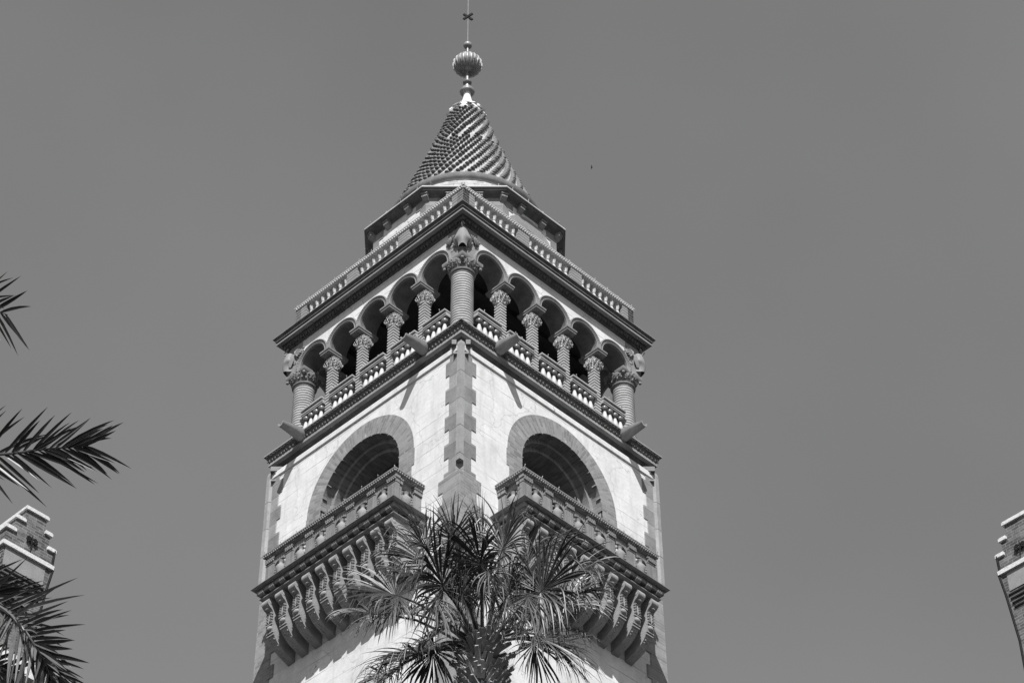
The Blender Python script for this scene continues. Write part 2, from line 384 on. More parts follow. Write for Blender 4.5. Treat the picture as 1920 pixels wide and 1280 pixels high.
# --- water spouts under the gallery
sp = MB()
def spout_sec(n, z, w, h, th=None):
    pts = []
    for i in range(9):
        a = pi+pi*i/8; pts.append((w*cos(a), -n, z+h*sin(a)))
    return pts
secs = [(3.0, 37.44, .16, .235), (3.19, 37.44, .158, .215), (3.36, 37.43, .145, .18), (3.52, 37.41, .125, .15), (3.66, 37.385, .105, .12), (3.75, 37.375, .095, .105)]
outer = [spout_sec(*s) for s in secs]; inner = [spout_sec(n, z, w-.03, h-.035) for n, z, w, h in secs]
rings = [o+i[::-1] for o, i in zip(outer, inner)]
sp.loft(rings)
spouts = []
for r in (LEFT, RIGHT, RIGHT+pi/2, RIGHT+pi):
    for u in (-1.98, 1.98):
        loc = Vector((u*cos(r), u*sin(r), 0))+Vector(UP)
        if not spouts: spouts.append(sp.build('water_spout', M['corbel'], tower, r, loc, smooth=50))
        else: link('water_spout', spouts[0].data, tower, r, loc)

# --- gallery columns
cc = MB()
prof = []; z = 37.44
RC = .252
while z < 39.50:
    prof += [(RC-.03, z), (RC-.03, z+.010), (RC-.004, z+.018), (RC, z+.034), (RC, z+.052), (RC-.008, z+.070)]; z += .0765
cc.lathe(prof, 32)
cap_c = MB()
cap_c.lathe([(RC-.02, 39.49), (RC+.035, 39.50), (RC+.045, 39.53), (RC+.02, 39.56), (RC+.0, 39.57), (RC+.0, 39.60), (RC+.05, 39.66), (RC+.09, 39.74), (RC+.09, 39.8)], 32)
aw = .325
cap_c.loft([[(-aw+.03, -aw+.03, 39.765), (aw-.03, -aw+.03, 39.765), (aw-.03, aw-.03, 39.765), (-aw+.03, aw-.03, 39.765)],
            [(-aw, -aw, 39.81), (aw, -aw, 39.81), (aw, aw, 39.81), (-aw, aw, 39.81)], [(-aw, -aw, 39.88), (aw, -aw, 39.88), (aw, aw, 39.88), (-aw, aw, 39.88)]])
acan = MB()
rr = random.Random(3)
for k in range(20):
    a = 2*pi*k/20; acan.ball(((RC+.045)*cos(a), (RC+.045)*sin(a), 39.64+.03*(k % 2)), .034, 6, 5, (.75, .75, 1.3))
    for j in range(5):
        a2 = a+rr.uniform(-.2, .2); acan.ball(((RC+.06+.02*j/2)*cos(a2), (RC+.06+.02*j/2)*sin(a2), 39.65+.025*j), rr.uniform(.010, .022), 5, 4)
for sx in (-1, 1):
    for sy in (-1, 1):
        acan.ball((sx*.285, sy*.285, 39.715), .04, 8, 6); acan.ball((sx*.27, sy*.27, 39.76), .035, 6, 5)
for sx, sy in ((1, 0), (-1, 0), (0, 1), (0, -1)):
    acan.ball((sx*aw, sy*aw, 39.80), .036, 7, 5)
    for j in range(5): acan.ball((sx*aw+rr.uniform(-.06, .06)*abs(sy), sy*aw+rr.uniform(-.06, .06)*abs(sx), 39.80+rr.uniform(-.07, .06)), .018, 5, 4)
corner0 = None
for kk in range(4):
    a = -pi/2+kk*pi/2; loc = Vector((3.70*cos(a), 3.70*sin(a), 0))+Vector(UP)
    if corner0 is None:
        corner0 = cc.build('corner_column', M['column'], tower, RIGHT, loc, smooth=40)
        cp = cap_c.build('capital', M['mid'], corner0, smooth=40); ac = acan.build('acanthus', M['mid'], corner0, smooth=60)
    else: copy_tree(corner0, tower, RIGHT+kk*pi/2, loc)

col = MB(); hwc = .082; z = 37.44; rings = []
def sq(w, z): return [(-w, -w, z), (w, -w, z), (w, w, z), (-w, w, z)]
while z < 39.30:
    rings += [sq(hwc-.022, z+.001), sq(hwc-.022, z+.040), sq(hwc+.014, z+.046), sq(hwc+.014, z+.078), sq(hwc-.020, z+.087)]; z += .088
col.loft(rings)
cpm = MB()
cpm.lathe([(.10, 39.40), (.125, 39.41), (.125, 39.44), (.105, 39.46), (.105, 39.52), (.12, 39.60), (.12, 39.67), (.11, 39.70)], 16)
rr = random.Random(5)
for tier, (rad, zz, nn, sz) in enumerate(((.12, 39.46, 10, .026), (.145, 39.52, 12, .027), (.17, 39.575, 14, .026), (.155, 39.63, 13, .024), (.13, 39.68, 12, .02))):
    for k in range(nn):
        a = 2*pi*(k+.5*tier)/nn; cpm.ball((rad*cos(a), rad*sin(a), zz), sz, 6, 5, (.7, .7, 1.4))
        cpm.ball(((rad+.028)*cos(a+.08), (rad+.028)*sin(a+.08), zz+.03), sz*.6, 5, 4)
        for j in range(3): cpm.ball(((rad+.022)*cos(a+rr.uniform(-.3, .3)), (rad+.022)*sin(a+rr.uniform(-.3, .3)), zz+rr.uniform(-.03, .05)), rr.uniform(.008, .015), 5, 4)
for sx in (-1, 1):
    for sy in (-1, 1):
        for j in range(9):
            t = 2*pi*j/9; r_ = .042; cpm.ball((sx*(.125+r_*cos(t)*.7), sy*(.125+r_*cos(t)*.7), 39.575+r_*sin(t)), .016, 5, 4)
        cpm.ball((sx*.13, sy*.13, 39.575), .022, 5, 4)
cpm.loft([sq(.10, 39.66), sq(.125, 39.70), sq(.125, 39.72), sq(.10, 39.74), sq(.10, 39.81)])
cpm.v = [(x, y, z-.10) for x, y, z in cpm.v]
imp = MB(); imp.box(-.145, .145, -.285, .30, 39.70, 39.74)
imp.loft([[(-.15, -.295, 39.74), (.15, -.295, 39.74), (.15, .31, 39.74), (-.15, .31, 39.74)], [(-.16, -.305, 39.755), (.16, -.305, 39.755), (.16, .31, 39.755), (-.16, .31, 39.755)], [(-.16, -.305, 39.797), (.16, -.305, 39.797), (.16, .31, 39.797), (-.16, .31, 39.797)]])
for i in range(3):
    for yy in (-.21, -.25): imp.ball((-.07+.07*i, yy, 39.70), .018, 5, 4)
CN = 2.708; col0 = None; UC = (-1.52, -.507, .507, 1.52)
for r in ROT:
    for u in UC:
        loc = Vector((u*cos(r)+CN*sin(r), u*sin(r)-CN*cos(r), 0))+Vector(UP)
        if col0 is None:
            col0 = col.build('column', M['pale'], tower, r, loc)
            cpm.build('capital', M['pale'], col0, smooth=50); imp.build('impost', M['mid'], col0)
        else: copy_tree(col0, tower, r, loc)

# --- gallery handrails with balusters
bal = MB(); bal.lathe([(.06, 37.44), (.085, 37.5), (.088, 37.80), (.086, 37.86), (.074, 37.95), (.052, 38.06), (.034, 38.14), (.028, 38.165), (.05, 38.175), (.072, 38.205), (.082, 38.245), (.078, 38.285), (.06, 38.31), (.04, 38.32), (.055, 38.345)], 16)
rails = {}
def two_tone(me):
    me.materials.append(M['dark2'])
    for p in me.polygons:
        if p.center.z > 38.17: p.material_index = 1
def hand_rail(u0, u1):
    m = MB()
    m.fbox(u0, u1, 2.68, 2.86, 38.335, 38.375); m.fbox(u0, u1, 2.56, 2.875, 38.375, 38.405); m.fbox(u0+.01, u1-.01, 2.58, 2.85, 38.405, 38.46); m.fbox(u0, u1, 2.54, 2.905, 38.46, 38.50)
    return m
bays = [(-2.37, -1.635), (-1.415, -.61), (-.40, .40), (.61, 1.415), (1.635, 2.37)]
bal_me = None
for r in ROT:
    for bi, (a, b) in enumerate(bays):
        if bi in rails: h = link('handrail', rails[bi].data, tower, r)
        else: h = hand_rail(a, b).build('handrail', M['column'], tower, r); rails[bi] = h
        if r in (LEFT, RIGHT):
            for j in range(4):
                u = (a+b)/2+(j-1.5)*.172
                if bal_me is None: o = bal.build('baluster', M['white'], h, 0, (u, -2.79, 0), smooth=50); bal_me = o.data; two_tone(bal_me)
                else: link('baluster', bal_me, h, 0, (u, -2.79, 0))

# --- arcade walls
AC = (-2.026, -1.013, 0, 1.013, 2.026); AZS = 39.89; NA = 2.90
aw_ = MB(); arch_wall(aw_, NA, 39.795, 40.85, -2.90, 2.90, AC, AZS, .425, None, 24); arch_wall(aw_, 2.40, 39.795, 40.85, -2.4, 2.4, AC, AZS, .425, None, 20)
asfs = []
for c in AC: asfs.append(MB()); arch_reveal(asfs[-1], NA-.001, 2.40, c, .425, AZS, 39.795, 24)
ars = []
pr = [(.420, NA-.02), (.420, NA+.03), (.426, NA+.042), (.440, NA+.045), (.446, NA+.03), (.460, NA+.028), (.464, NA+.048), (.474, NA+.05), (.480, NA+.025), (.488, NA+.05), (.508, NA+.062), (.530, NA+.05), (.534, NA-.02)]
for c in AC:
    ar = MB(); ars.append(ar); rings = []
    NS = 72
    for i in range(-6, NS+7):
        t = min(max(i, 0), NS); a = pi-pi*t/NS; dz = 0.0
        if i < 0: dz = i*.0152
        if i > NS: dz = (NS-i)*.0152
        bump = .010*(i % 2)
        rings.append([(c+(R_)*cos(a), -(n_+(bump if R_ > .482 and n_ > NA else 0)+((.006 if i % 3 else 0) if .444 < R_ < .462 else 0)), AZS+(R_)*sin(a)+dz) for R_, n_ in pr])
    ar.loft(rings, True, True)
cbs = []      # grey stone blocks at the ends of the arcade
for sg in (-1, 1):
    cb = MB(); cbs.append(cb)
    pts = [(sg*2.905, 39.88), (sg*2.905, 40.79), (sg*2.44, 40.79)]
    c = 2.026
    pts += [(sg*2.44, AZS+sqrt(.53**2-(2.44-c)**2))]
    a0 = math.acos((2.44-c)/.53)
    pts += [(sg*(c+.53*cos(a0*(1-t/6))), AZS+.53*sin(a0*(1-t/6))) for t in range(1, 7)]+[(sg*(c+.53), 39.88)]
    cb.prism([(x, -NA-.006, z) for x, z in pts], (0, .03, 0))
ao = None
for r in ROT:
    if ao is None:
        ao = aw_.build('arcade_wall', M['stucco'], tower, r)
        [asf.build('soffit', M['soff_shade'], ao) for asf in asfs]; [ar.build('archivolt', M['stone'], ao) for ar in ars]; [cb.build('corner_block', M['stone'], ao) for cb in cbs]
    else: copy_tree(ao, tower, r, UP)
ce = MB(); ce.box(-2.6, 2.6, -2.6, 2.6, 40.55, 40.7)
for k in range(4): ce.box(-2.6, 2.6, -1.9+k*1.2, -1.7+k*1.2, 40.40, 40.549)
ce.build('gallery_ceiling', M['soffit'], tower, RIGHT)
# the domed core that stands inside the gallery
core = MB(); core.lathe([(1.25, 37.4), (1.25, 40.6)], 24); core.build('stair_core', M['inner'], tower)

# --- escutcheons on the four corners of the arcade
sh = MB()
NU, NV = 12, 14
def shield_pt(i, j):
    u = -1+2*i/NU; v = j/NV
    halfw = .085+.10*(v/.55)**.9 if v < .55 else .185-.03*sin(pi*(v-.55)/.45)-.085*((v-.55)/.45)
    bulge = .075*sin(pi*(.10+.75*v))*(1-abs(u)**1.7)
    z = 40.60-.54*v-.05*abs(u)**2*(v > .9)
    y = -4.10-.09-bulge+.03*(1-v)
    return (u*halfw, y+.05*u*u, z)
sh.add([shield_pt(i, j) for j in range(NV+1) for i in range(NU+1)], [(j*(NU+1)+i, j*(NU+1)+i+1, (j+1)*(NU+1)+i+1, (j+1)*(NU+1)+i) for j in range(NV) for i in range(NU)])
back = [(x, -4.02, z) for x, y, z in [shield_pt(0, j) for j in range(NV+1)]+[shield_pt(NU, j) for j in range(NV, -1, -1)]]
fr = [shield_pt(0, j) for j in range(NV+1)]+[shield_pt(NU, j) for j in range(NV, -1, -1)]
sh.loft([fr, back], True, False)
fo = MB(); rr = random.Random(11)
for sg in (-1, 1):
    for i in range(60):
        t = rr.random(); x = .19+.13*rr.random(); z = 40.64-.50*t
        x = x*(.7+.5*sin(pi*min(1, t+.15)))
        y = -4.10+x+.02                                              # on the slanting block faces
        fo.ball((sg*x, y-.02, z), rr.uniform(.014, .032), 6, 5, (1, .8, rr.uniform(.7, 1.6)))
    for i in range(9):                                                # drooping leaf fan
        a = radians(-70+i*22); fo.prism([(sg*.24, -3.92, 40.44), (sg*(.24+.13*cos(a)), -3.90+.10*cos(a), 40.44+.13*sin(a)), (sg*(.24+.12*cos(a+.25)), -3.90+.10*cos(a+.25), 40.44+.12*sin(a+.25))], (0, -.04, 0))
    fo.prism([(sg*.13, -4.06, 40.30), (sg*.22, -3.98, 40.44), (sg*.20, -3.98, 40.26), (sg*.13, -4.04, 40.10)], (0, -.05, 0))
fo.tube([(0, -4.16, 40.58), (-.03, -4.24, 40.66), (0, -4.2, 40.74)], .018, 6); fo.ball((.0, -4.15, 40.78), .04, 7, 5)
fo.ball((.02, -4.17, 40.72), .03, 6, 5)
s0 = None
for kk in range(4):
    if s0 is None:
        s0 = sh.build('escutcheon', M['stone'], tower, 0, smooth=70); fo.build('foliage', M['stone'], s0, smooth=60)
    else: copy_tree(s0, tower, kk*pi/2, UP)

# --- main cornice
mc = MB(); mc.ring([(2.3, 41.14), (3.20, 41.125), (3.205, 41.10), (3.185, 41.085), (3.165, 41.055), (3.15, 41.03), (3.150, 41.02), (3.13, 40.99), (3.115, 40.965), (3.08, 40.915), (3.02, 40.915), (3.01, 40.88), (2.965, 40.83), (2.935, 40.785), (2.925, 40.77), (2.3, 40.77)])
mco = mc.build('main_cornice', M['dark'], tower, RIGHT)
ml = MB(); ml.ring([(3.05, 40.97), (3.135, 40.97), (3.14, 40.965), (3.14, 40.92), (3.05, 40.91)]); ml.ring([(3.1, 41.145), (3.207, 41.13), (3.209, 41.115), (3.1, 41.12)])
ml.ring([(3.12, 41.034), (3.162, 41.034), (3.162, 41.020), (3.12, 41.016)])
ml.build('fillet', M['stone'], mco)
eg = MB()
for r in range(4):
    c_, s_ = cos(r*pi/2), sin(r*pi/2); nE = 32
    for k in range(nE+1):
        b = len(eg.v); u = -2.97+5.94*k/nE
        eg.ball((u, -2.985, 40.855), .06, 8, 6, (.75, .6, 1.0))
        if k < nE:
            eg.fbox(u+.078, u+.108, 2.93, 3.005, 40.80, 40.90); eg.ball((u+.093, -2.945, 40.785), .025, 5, 4)
        eg.v[b:] = [(x*c_-y*s_, x*s_+y*c_, z) for x, y, z in eg.v[b:]]
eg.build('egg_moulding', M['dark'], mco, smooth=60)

# --- roof parapet
pp = MB()
pp.ring([(2.6, 42.16), (2.875, 42.16), (2.885, 42.15), (2.885, 42.125), (2.865, 42.115), (2.87, 42.09), (2.865, 42.055), (2.84, 42.045), (2.6, 42.045)])
pp.ring([(2.66, 41.14), (2.90, 41.14), (2.90, 41.30), (2.87, 41.33), (2.66, 41.33)])
ppo = pp.build('parapet', M['pale'], tower, RIGHT)
rope = MB()
for r in range(4):
    c_, s_ = cos(r*pi/2), sin(r*pi/2); nE = 84
    for k in range(nE):
        b = len(rope.v); u = -2.85+5.7*(k+.5)/nE; rope.ball((u, -2.868, 42.085), .032, 5, 4, (.9, .8, 1)); rope.v[b:] = [(x*c_-y*s_, x*s_+y*c_, z) for x, y, z in rope.v[b:]]
rope.build('rope_moulding', M['pale'], ppo, smooth=60)
def pedestal(ua, ub):
    m = MB(); z = 41.33
    while z < 42.03:
        m.fbox(ua, ub, 2.66, 2.85, z, z+.075); m.fbox(ua+.012, ub-.012, 2.67, 2.838, z+.075, z+.09); z += .09
    return m
tb = MB(); tb.lathe([(.07, 41.33), (.075, 41.36), (.05, 41.40), (.06, 41.46), (.08, 41.56), (.075, 41.66), (.045, 41.78), (.035, 41.82), (.05, 41.84), (.04, 41.87), (.06, 41.92), (.06, 41.97), (.04, 42.0), (.06, 42.03), (.065, 42.045)], 12)
tbm = None; pedm = {}
for r in ROT:
    for key, (a, b) in enumerate(((-2.85, -2.48), (-1.06, -.70), (.70, 1.06), (2.48, 2.85))):
        if key in pedm: link('pedestal', pedm[key].data, ppo, r-RIGHT)
        else: pedm[key] = pedestal(a, b).build('pedestal', M['stone'], ppo, r-RIGHT)
    if r in (LEFT, RIGHT):
        for a, b in ((-2.48, -1.06), (-.70, .70), (1.06, 2.48)):
            for j in range(7):
                u = a+(b-a)*(j+.5)/7; rr_ = r-RIGHT; lc_ = (u*cos(rr_)+2.755*sin(rr_), u*sin(rr_)-2.755*cos(rr_), 0)
                if tbm is None: tbm = tb.build('baluster', M['pale'], ppo, rr_, lc_, smooth=50).data
                else: link('baluster', tbm, ppo, rr_, lc_)
rf = MB(); rf.box(-2.7, 2.7, -2.7, 2.7, 41.0, 41.16); rf.build('roof_deck', M['stone'], tower, RIGHT)

# --- octagonal drum
DA = 2.19                                                             # apothem of the drum wall
dr = MB(); dr.ring([(DA, 41.1), (DA, 43.7), (1.5, 43.7), (1.5, 41.1)], 8)
dro = dr.build('drum', M['stucco'], tower, RIGHT)
qd0 = None
for k in range(8):
    r = k*pi/4
    if qd0 is None:
        qd = MB(); a = -pi/2; z = 43.70; j = 0; c = Vector((0, -(DA+.012)/cos(pi/8), 0))
        ta = Vector((-sin(a-pi/8), cos(a-pi/8), 0)); tb2 = Vector((-sin(a+pi/8), cos(a+pi/8), 0)); inn = Vector((0, .1, 0))
        while z > 41.2:
            w = .20 if j % 2 else .34; p1 = c-ta*w; p2 = c+tb2*w
            qd.prism([(p.x, p.y, z-.30) for p in (p1, c, p2, p2+inn, c+inn, p1+inn)], (0, 0, .30)); z -= .30; j += 1
        qd0 = qd.build('quoin', M['quoin'], dro, r+pi/8).data
    else: link('quoin', qd0, dro, r+pi/8)
da = MB(); 
for R0, R1 in ((.46, .82),):
    arch_plate(da, DA+.014, 0.0, R0, R1, 42.75, 41.3, 24)
    arch_reveal(da, DA+.014, DA-.2, 0.0, R0, 42.75, 41.3, 24)
da.build('window_arch', M['stone'], dro, 0.0)
ev = MB()
ev.ring([(1.5, 43.86), (2.41, 43.86), (2.425, 43.85), (2.425, 43.81), (2.40, 43.80), (2.385, 43.76), (2.34, 43.745), (2.26, 43.73), (2.19, 43.66), (1.5, 43.66)], 8)
evo = ev.build('drum_eave', M['dark'], tower, RIGHT)
el_ = MB(); el_.ring([(2.2, 43.87), (2.425, 43.87), (2.43, 43.865), (2.43, 43.83), (2.2, 43.83)], 8); el_.build('fillet', M['pale'], evo)
mo = MB(); 
mo.fbox(-.075, .075, DA-.05, 2.33, 43.63, 43.735); mo.fbox(-.085, .085, DA-.05, 2.355, 43.70, 43.74)
mo.prism([(-.075, -DA, 43.63), (-.075, -2.31, 43.63), (-.075, -2.26, 43.58), (-.075, -DA, 43.54)], (.15, 0, 0))
mob = None
for k in range(8):
    fa = k*pi/4
    for u in (-.36, .36):
        rr_ = fa; lc_ = (u*cos(rr_), u*sin(rr_), 0)
        if mob is None: mob = mo.build('modillion', M['mid'], evo, rr_, lc_).data
        else: link('modillion', mob, evo, rr_, lc_)
    rr_ = fa+pi/8; off = DA/cos(pi/8)-DA-.015
    link('modillion', mob, evo, rr_, (off*sin(rr_), -off*cos(rr_), 0))

# --- cone roof
CB, CT, ZB, ZT = 1.81, .40, 44.93, 49.08
def rc(z):
    t = (z-ZB)/(ZT-ZB); return CB+(CT-CB)*t-.06*sin(pi*t)
cn = MB()
cn.lathe([(1.84, 43.75), (1.84, 44.72)], 48, cap=False)
cno = cn.build('roof_drum', M['tile'], tower)
rb = MB(); rb.lathe([(1.76, 44.70), (1.85, 44.71), (1.87, 44.75), (1.89, 44.77), (1.92, 44.82), (1.93, 44.90), (1.91, 44.93), (1.72, 44.95)], 64, cap=False)
rbo = rb.build('eave_ring', M['mid'], cno, smooth=40)
NC = 33; NR = 40; TW = 1.45
rr = random.Random(2); tl = MB(); prof = []
zc = [ZB+(ZT-ZB)*(1-(1-i/NC)**1.0) for i in range(NC+1)]
# courses get thinner towards the top
w_ = [1.12-.34*i/NC for i in range(NC)]; tot = sum(w_); zc = [ZB]
for x in w_: zc.append(zc[-1]+(ZT-ZB)*x/tot)
for i in range(NC):
    z0, z1 = zc[i], zc[i+1]; r0 = rc((z0+z1)/2)
    prof += [(r0+.006, z0), (r0-.004, z1-.012), (r0-.02, z1-.010), (r0-.02, z1-.001)]
cr = MB(); cr.lathe(prof, 72, cap=False); cro = cr.build('cone_roof', M['tile'], tower)
def theta(z):                     # loxodrome
    t = (z-ZB)/(ZT-ZB); r = CB+(CT-CB)*t
    return TW*math.log(CB/r)
for i in range(NC):
    z0, z1 = zc[i], zc[i+1]; zm = (z0+z1)/2; r0 = rc(zm); hi = zm > ZB+(ZT-ZB)*.60
    for k in range(NR):
        if hi and k % 2: continue
        th = 2*pi*k/NR+theta(zm)+rr.uniform(-.006, .006)/r0
        sp_ = 2*pi*r0/(NR/2 if hi else NR)
        hw_ = min(.055, sp_*.26)*rr.uniform(.92, 1.08); p_ = min(.135, .09+sp_*.14)*rr.uniform(.92, 1.08)
        e = Vector((cos(th), sin(th), 0)); t_ = Vector((-sin(th), cos(th), 0)); dz = rr.uniform(-.008, .008)
        def half(hw, p, z): return [e*(r0+y)+t_*x+Vector((0, 0, z)) for x, y in [(hw, -.05), (hw, max(p-hw, -.04))]+[(hw*cos(pi*j/6), max(p-hw, -.04)+hw*sin(pi*j/6)) for j in range(1, 6)]+[(-hw, max(p-hw, -.04)), (-hw, -.05)]]
        tl.loft([half(hw_, p_, z0+.01+dz), half(hw_, p_, z0+.028+dz), half(hw_*.75, p_*.30, z1-.005)])
tl.build('projecting_brick', M['tile_shade'], cro, smooth=40)['kind'] = 'stuff'

# --- finial
co_ = MB(); co_.lathe([(.44, 49.02), (.46, 49.05), (.46, 49.10), (.42, 49.13), (.40, 49.16), (.34, 49.30), (.25, 49.45), (.17, 49.60), (.12, 49.78), (.09, 49.95), (.10, 50.03)], 24)
coo = co_.build('finial_collar', M['collar'], tower, smooth=40)
for k in range(8):
    pt_ = MB()
    a = 2*pi*k/8+.2
    e = Vector((cos(a), sin(a), 0)); s_ = Vector((-sin(a), cos(a), 0)); 
    ptsA = [e*.30+Vector((0, 0, 49.32)), e*.40+s_*.13+Vector((0, 0, 49.26)), e*.47+s_*.12+Vector((0, 0, 49.16)), e*.52+Vector((0, 0, 49.08)), e*.47-s_*.12+Vector((0, 0, 49.16)), e*.40-s_*.13+Vector((0, 0, 49.26))]
    pt_.prism(ptsA, e*.03); pt_.build('petal', M['collar'], coo)
kn = MB(); kn.lathe([(.08, 50.0), (.17, 50.04), (.20, 50.10), (.17, 50.17), (.10, 50.20), (.13, 50.22), (.13, 50.25), (.06, 50.29), (.06, 50.40), (.11, 50.43), (.12, 50.47), (.09, 50.51), (.05, 50.53), (.04, 50.9), (.035, 51.8), (.035, 52.0)], 20)
kn.build('knop', M['metal'], coo, smooth=50)
ba = MB(); NB = 18
def lob(r, z, a):
    x = (a*NB/(2*pi)) % 1.0
    return r*(1+.10*abs(sin(pi*x))**.6-.03) if r > .06 else r
ba.lathe([(.03, 51.2-.35)]+[(.345*sin(pi*i/20), 51.2-.345*cos(pi*i/20)) for i in range(1, 20)]+[(.03, 51.2+.345)], NB*8, mod=lob)
ba.build('ribbed_ball', M['metal'], coo, smooth=70)
fl_ = MB()
for k in range(NB):
    a = 2*pi*k/NB
    pts = []
    for i in range(8):
        t = pi*(.32+.36*i/7); r = .345*sin(t)*(1.06+.03*sin(pi*i/7)); pts.append((r*cos(a+.02), r*sin(a+.02), 51.2+.345*cos(t)))
    fl_.tube(pts, [.003, .012, .02, .022, .022, .02, .012, .003], 5)
fl_.build('rib', M['pale'], coo, smooth=60)
sb = MB(); sb.ball((0, 0, 52.0), .118, 16, 10); sb.build('small_ball', M['metal'], coo, smooth=80)
rd = MB(); rd.tube([(0, 0, 52.0), (0, 0, 54.6)], .015, 8); rd.build('rod', M['metal'], coo)
cx = MB()
for sg in (-1, 1):
    d = Vector((sg*.118, 0, .118)); n_ = Vector((d.z, 0, -d.x)).normalized()*.03
    c = Vector((0, 0, 53.2)); cx.prism([c-d-n_+Vector((0, -.02-.02*(sg > 0), 0)), c-d+n_+Vector((0, -.02-.02*(sg > 0), 0)), c+d+n_+Vector((0, -.02-.02*(sg > 0), 0)), c+d-n_+Vector((0, -.02-.02*(sg > 0), 0))], (0, .04, 0))
cx.build('saltire_cross', M['iron'], coo)

# --- balconies (face-local coordinates)
SN, SU, RN = 4.04, 2.18, 3.90
def tri_ring(mb, prof):
    """profile (n offset from slab line, z) swept along return - front - return of the balcony, closed against the wall"""
    paths = []
    for cxy in ((-1, 0), (-1, 1), (1, 1), (1, 0)):
        rg = []
        for o, z in prof:
            u = cxy[0]*(SU+o); n = (SN+o) if cxy[1] else NW-.02
            rg.append((u, -n, z))
        paths.append(rg)
    mb.loft(paths, True, True)
slab = MB()
tri_ring(slab, [(-.3, 32.62), (-.01, 32.62), (0, 32.61), (0, 32.595), (-.015, 32.585), (-.04, 32.565), (-.06, 32.56), (-.3, 32.56)])
slab.fbox(-SU+.1, SU-.1, NW-.02, SN-.1, 32.45, 32.60)
tri_ring(slab, [(-.6, 32.56), (-.26, 32.56), (-.26, 32.355), (-.6, 32.355)])
tri_ring(slab, [(-.5, 32.355), (-.15, 32.355), (-.145, 32.35), (-.145, 32.33), (-.16, 32.315), (-.20, 32.29), (-.23, 32.28), (-.5, 32.28)])
slab.fbox(-SU+.24, SU-.24, NW-.02, SN-.24, 32.281, 32.34)
rail = MB()
o0 = RN-SN
tri_ring(rail, [(o0-.22, 33.54), (o0-.01, 33.54), (o0, 33.53), (o0, 33.50), (o0-.025, 33.485), (o0-.03, 33.455), (o0-.06, 33.42), (o0-.065, 33.40), (o0-.08, 33.395), (o0-.22, 33.395)])
rl = MB()
def along(u): return u
def beads(mb, o, z, step, r, sc):
    L = SU+o; N_ = SN+o; k = -L
    while k <= L: mb.ball((k, -N_, z), r, 5, 4, sc); k += step
    k = NW
    while k <= N_: 
        for sg in (-1, 1): mb.ball((sg*L, -k, z), r, 5, 4, sc)
        k += step
beads(rl, o0-.02, 33.465, .062, .036, (.7, .7, 1)); beads(rl, o0-.05, 33.425, .05, .022, (.8, .9, .8))
# panel with arched openings
PN = 3.79
pan = MB()
AU = [-1.575, -.945, -.315, .315, .945, 1.575]
arch_wall(pan, PN, 32.60, 33.40, -1.97, 1.97, AU, 33.06, .195, 32.68, 16)
for u in AU: arch_reveal(pan, PN, PN-.07, u, .195, 33.06, 32.68, 16)
back_ = MB(); arch_wall(back_, PN-.07, 32.60, 33.40, -1.97, 1.97, AU, 33.06, .195, 32.68, 16)
pan.v, pan.f = pan.v, pan.f; pan.add(back_.v, back_.f)
for sg in (-1, 1):                                                    # returns
    mb = MB(); arch_wall(mb, 1.90, 32.60, 33.40, NW, PN, [3.42], 33.06, .195, 32.68, 16); arch_reveal(mb, 1.90, 1.83, 3.42, .195, 33.06, 32.68, 16); arch_wall(mb, 1.83, 32.60, 33.40, NW, PN, [3.42], 33.06, .195, 32.68, 16)
    pan.add([(sg*-y, -x, z) for x, y, z in mb.v], mb.f)
pil = MB()
def pilaster(mb, u, n, w, axis):
    def b(u0, u1, n0, n1, z0, z1):
        if axis == 'f': mb.fbox(u0, u1, n0, n1, z0, z1)
        else:
            s_ = 1 if u > 0 else -1
            mb.fbox(min(s_*n0, s_*n1), max(s_*n0, s_*n1), u0 if u > 0 else u0, u1, z0, z1)
    b(-w, w, 0, .03, 0, 1)
def pil_front(u, w=.105):
    pil.fbox(u-w, u+w, PN-.08, PN+.03, 32.60, 33.22)
    for k in (-.6, -.2, .2, .6): pil.fbox(u+k*w-.008, u+k*w+.008, PN+.02, PN+.036, 32.66, 33.18)
    pil.fbox(u-w-.01, u+w+.01, PN-.08, PN+.04, 33.22, 33.24); pil.fbox(u-w, u+w, PN-.08, PN+.04, 33.25, 33.33); pil.fbox(u-w-.02, u+w+.02, PN-.08, PN+.055, 33.33, 33.395)
    for k in range(5): pil.ball((u-w+.02+k*w*.45, -PN-.05, 33.285), .028, 5, 4)
    pil.fbox(u-w-.012, u+w+.012, PN-.06, PN+.045, 32.60, 32.65)
for u in (-1.26, -.63, 0, .63, 1.26, -1.87, 1.87): pil_front(u, .105 if abs(u) < 1.8 else .12)
for sg in (-1, 1):
    for n in (PN-.08, NW+.10):
        x0, x1 = sorted((sg*1.82, sg*1.94)); pil.fbox(x0, x1, n-.10, n+.10, 32.60, 33.22)
        x0, x1 = sorted((sg*1.82, sg*1.97)); pil.fbox(x0, x1, n-.11, n+.12, 33.25, 33.34)
        x0, x1 = sorted((sg*1.82, sg*1.985)); pil.fbox(x0, x1, n-.12, n+.13, 33.345, 33.395)
vase = MB(); vase.lathe([(.05, 32.68), (.055, 32.70), (.045, 32.73), (.075, 32.84), (.10, 32.94), (.105, 33.00), (.085, 33.07), (.05, 33.11), (.04, 33.15), (.06, 33.18), (.065, 33.20)], 16)
vs = MB()
for sg in (-1, 1):
    for (x, z, r) in ((.15, 32.98, .035), (.16, 33.05, .03), (.135, 32.90, .03), (.15, 32.80, .04), (.165, 32.74, .035), (.14, 33.11, .03), (.11, 33.13, .025), (.17, 32.88, .025)): vs.ball((sg*x, 0, z), r, 6, 5)
vase.add(vs.v, vs.f)
cor = MB()
def corsec(n, z, w, ang):
    return [(-w, n, z), (w, n, z)]
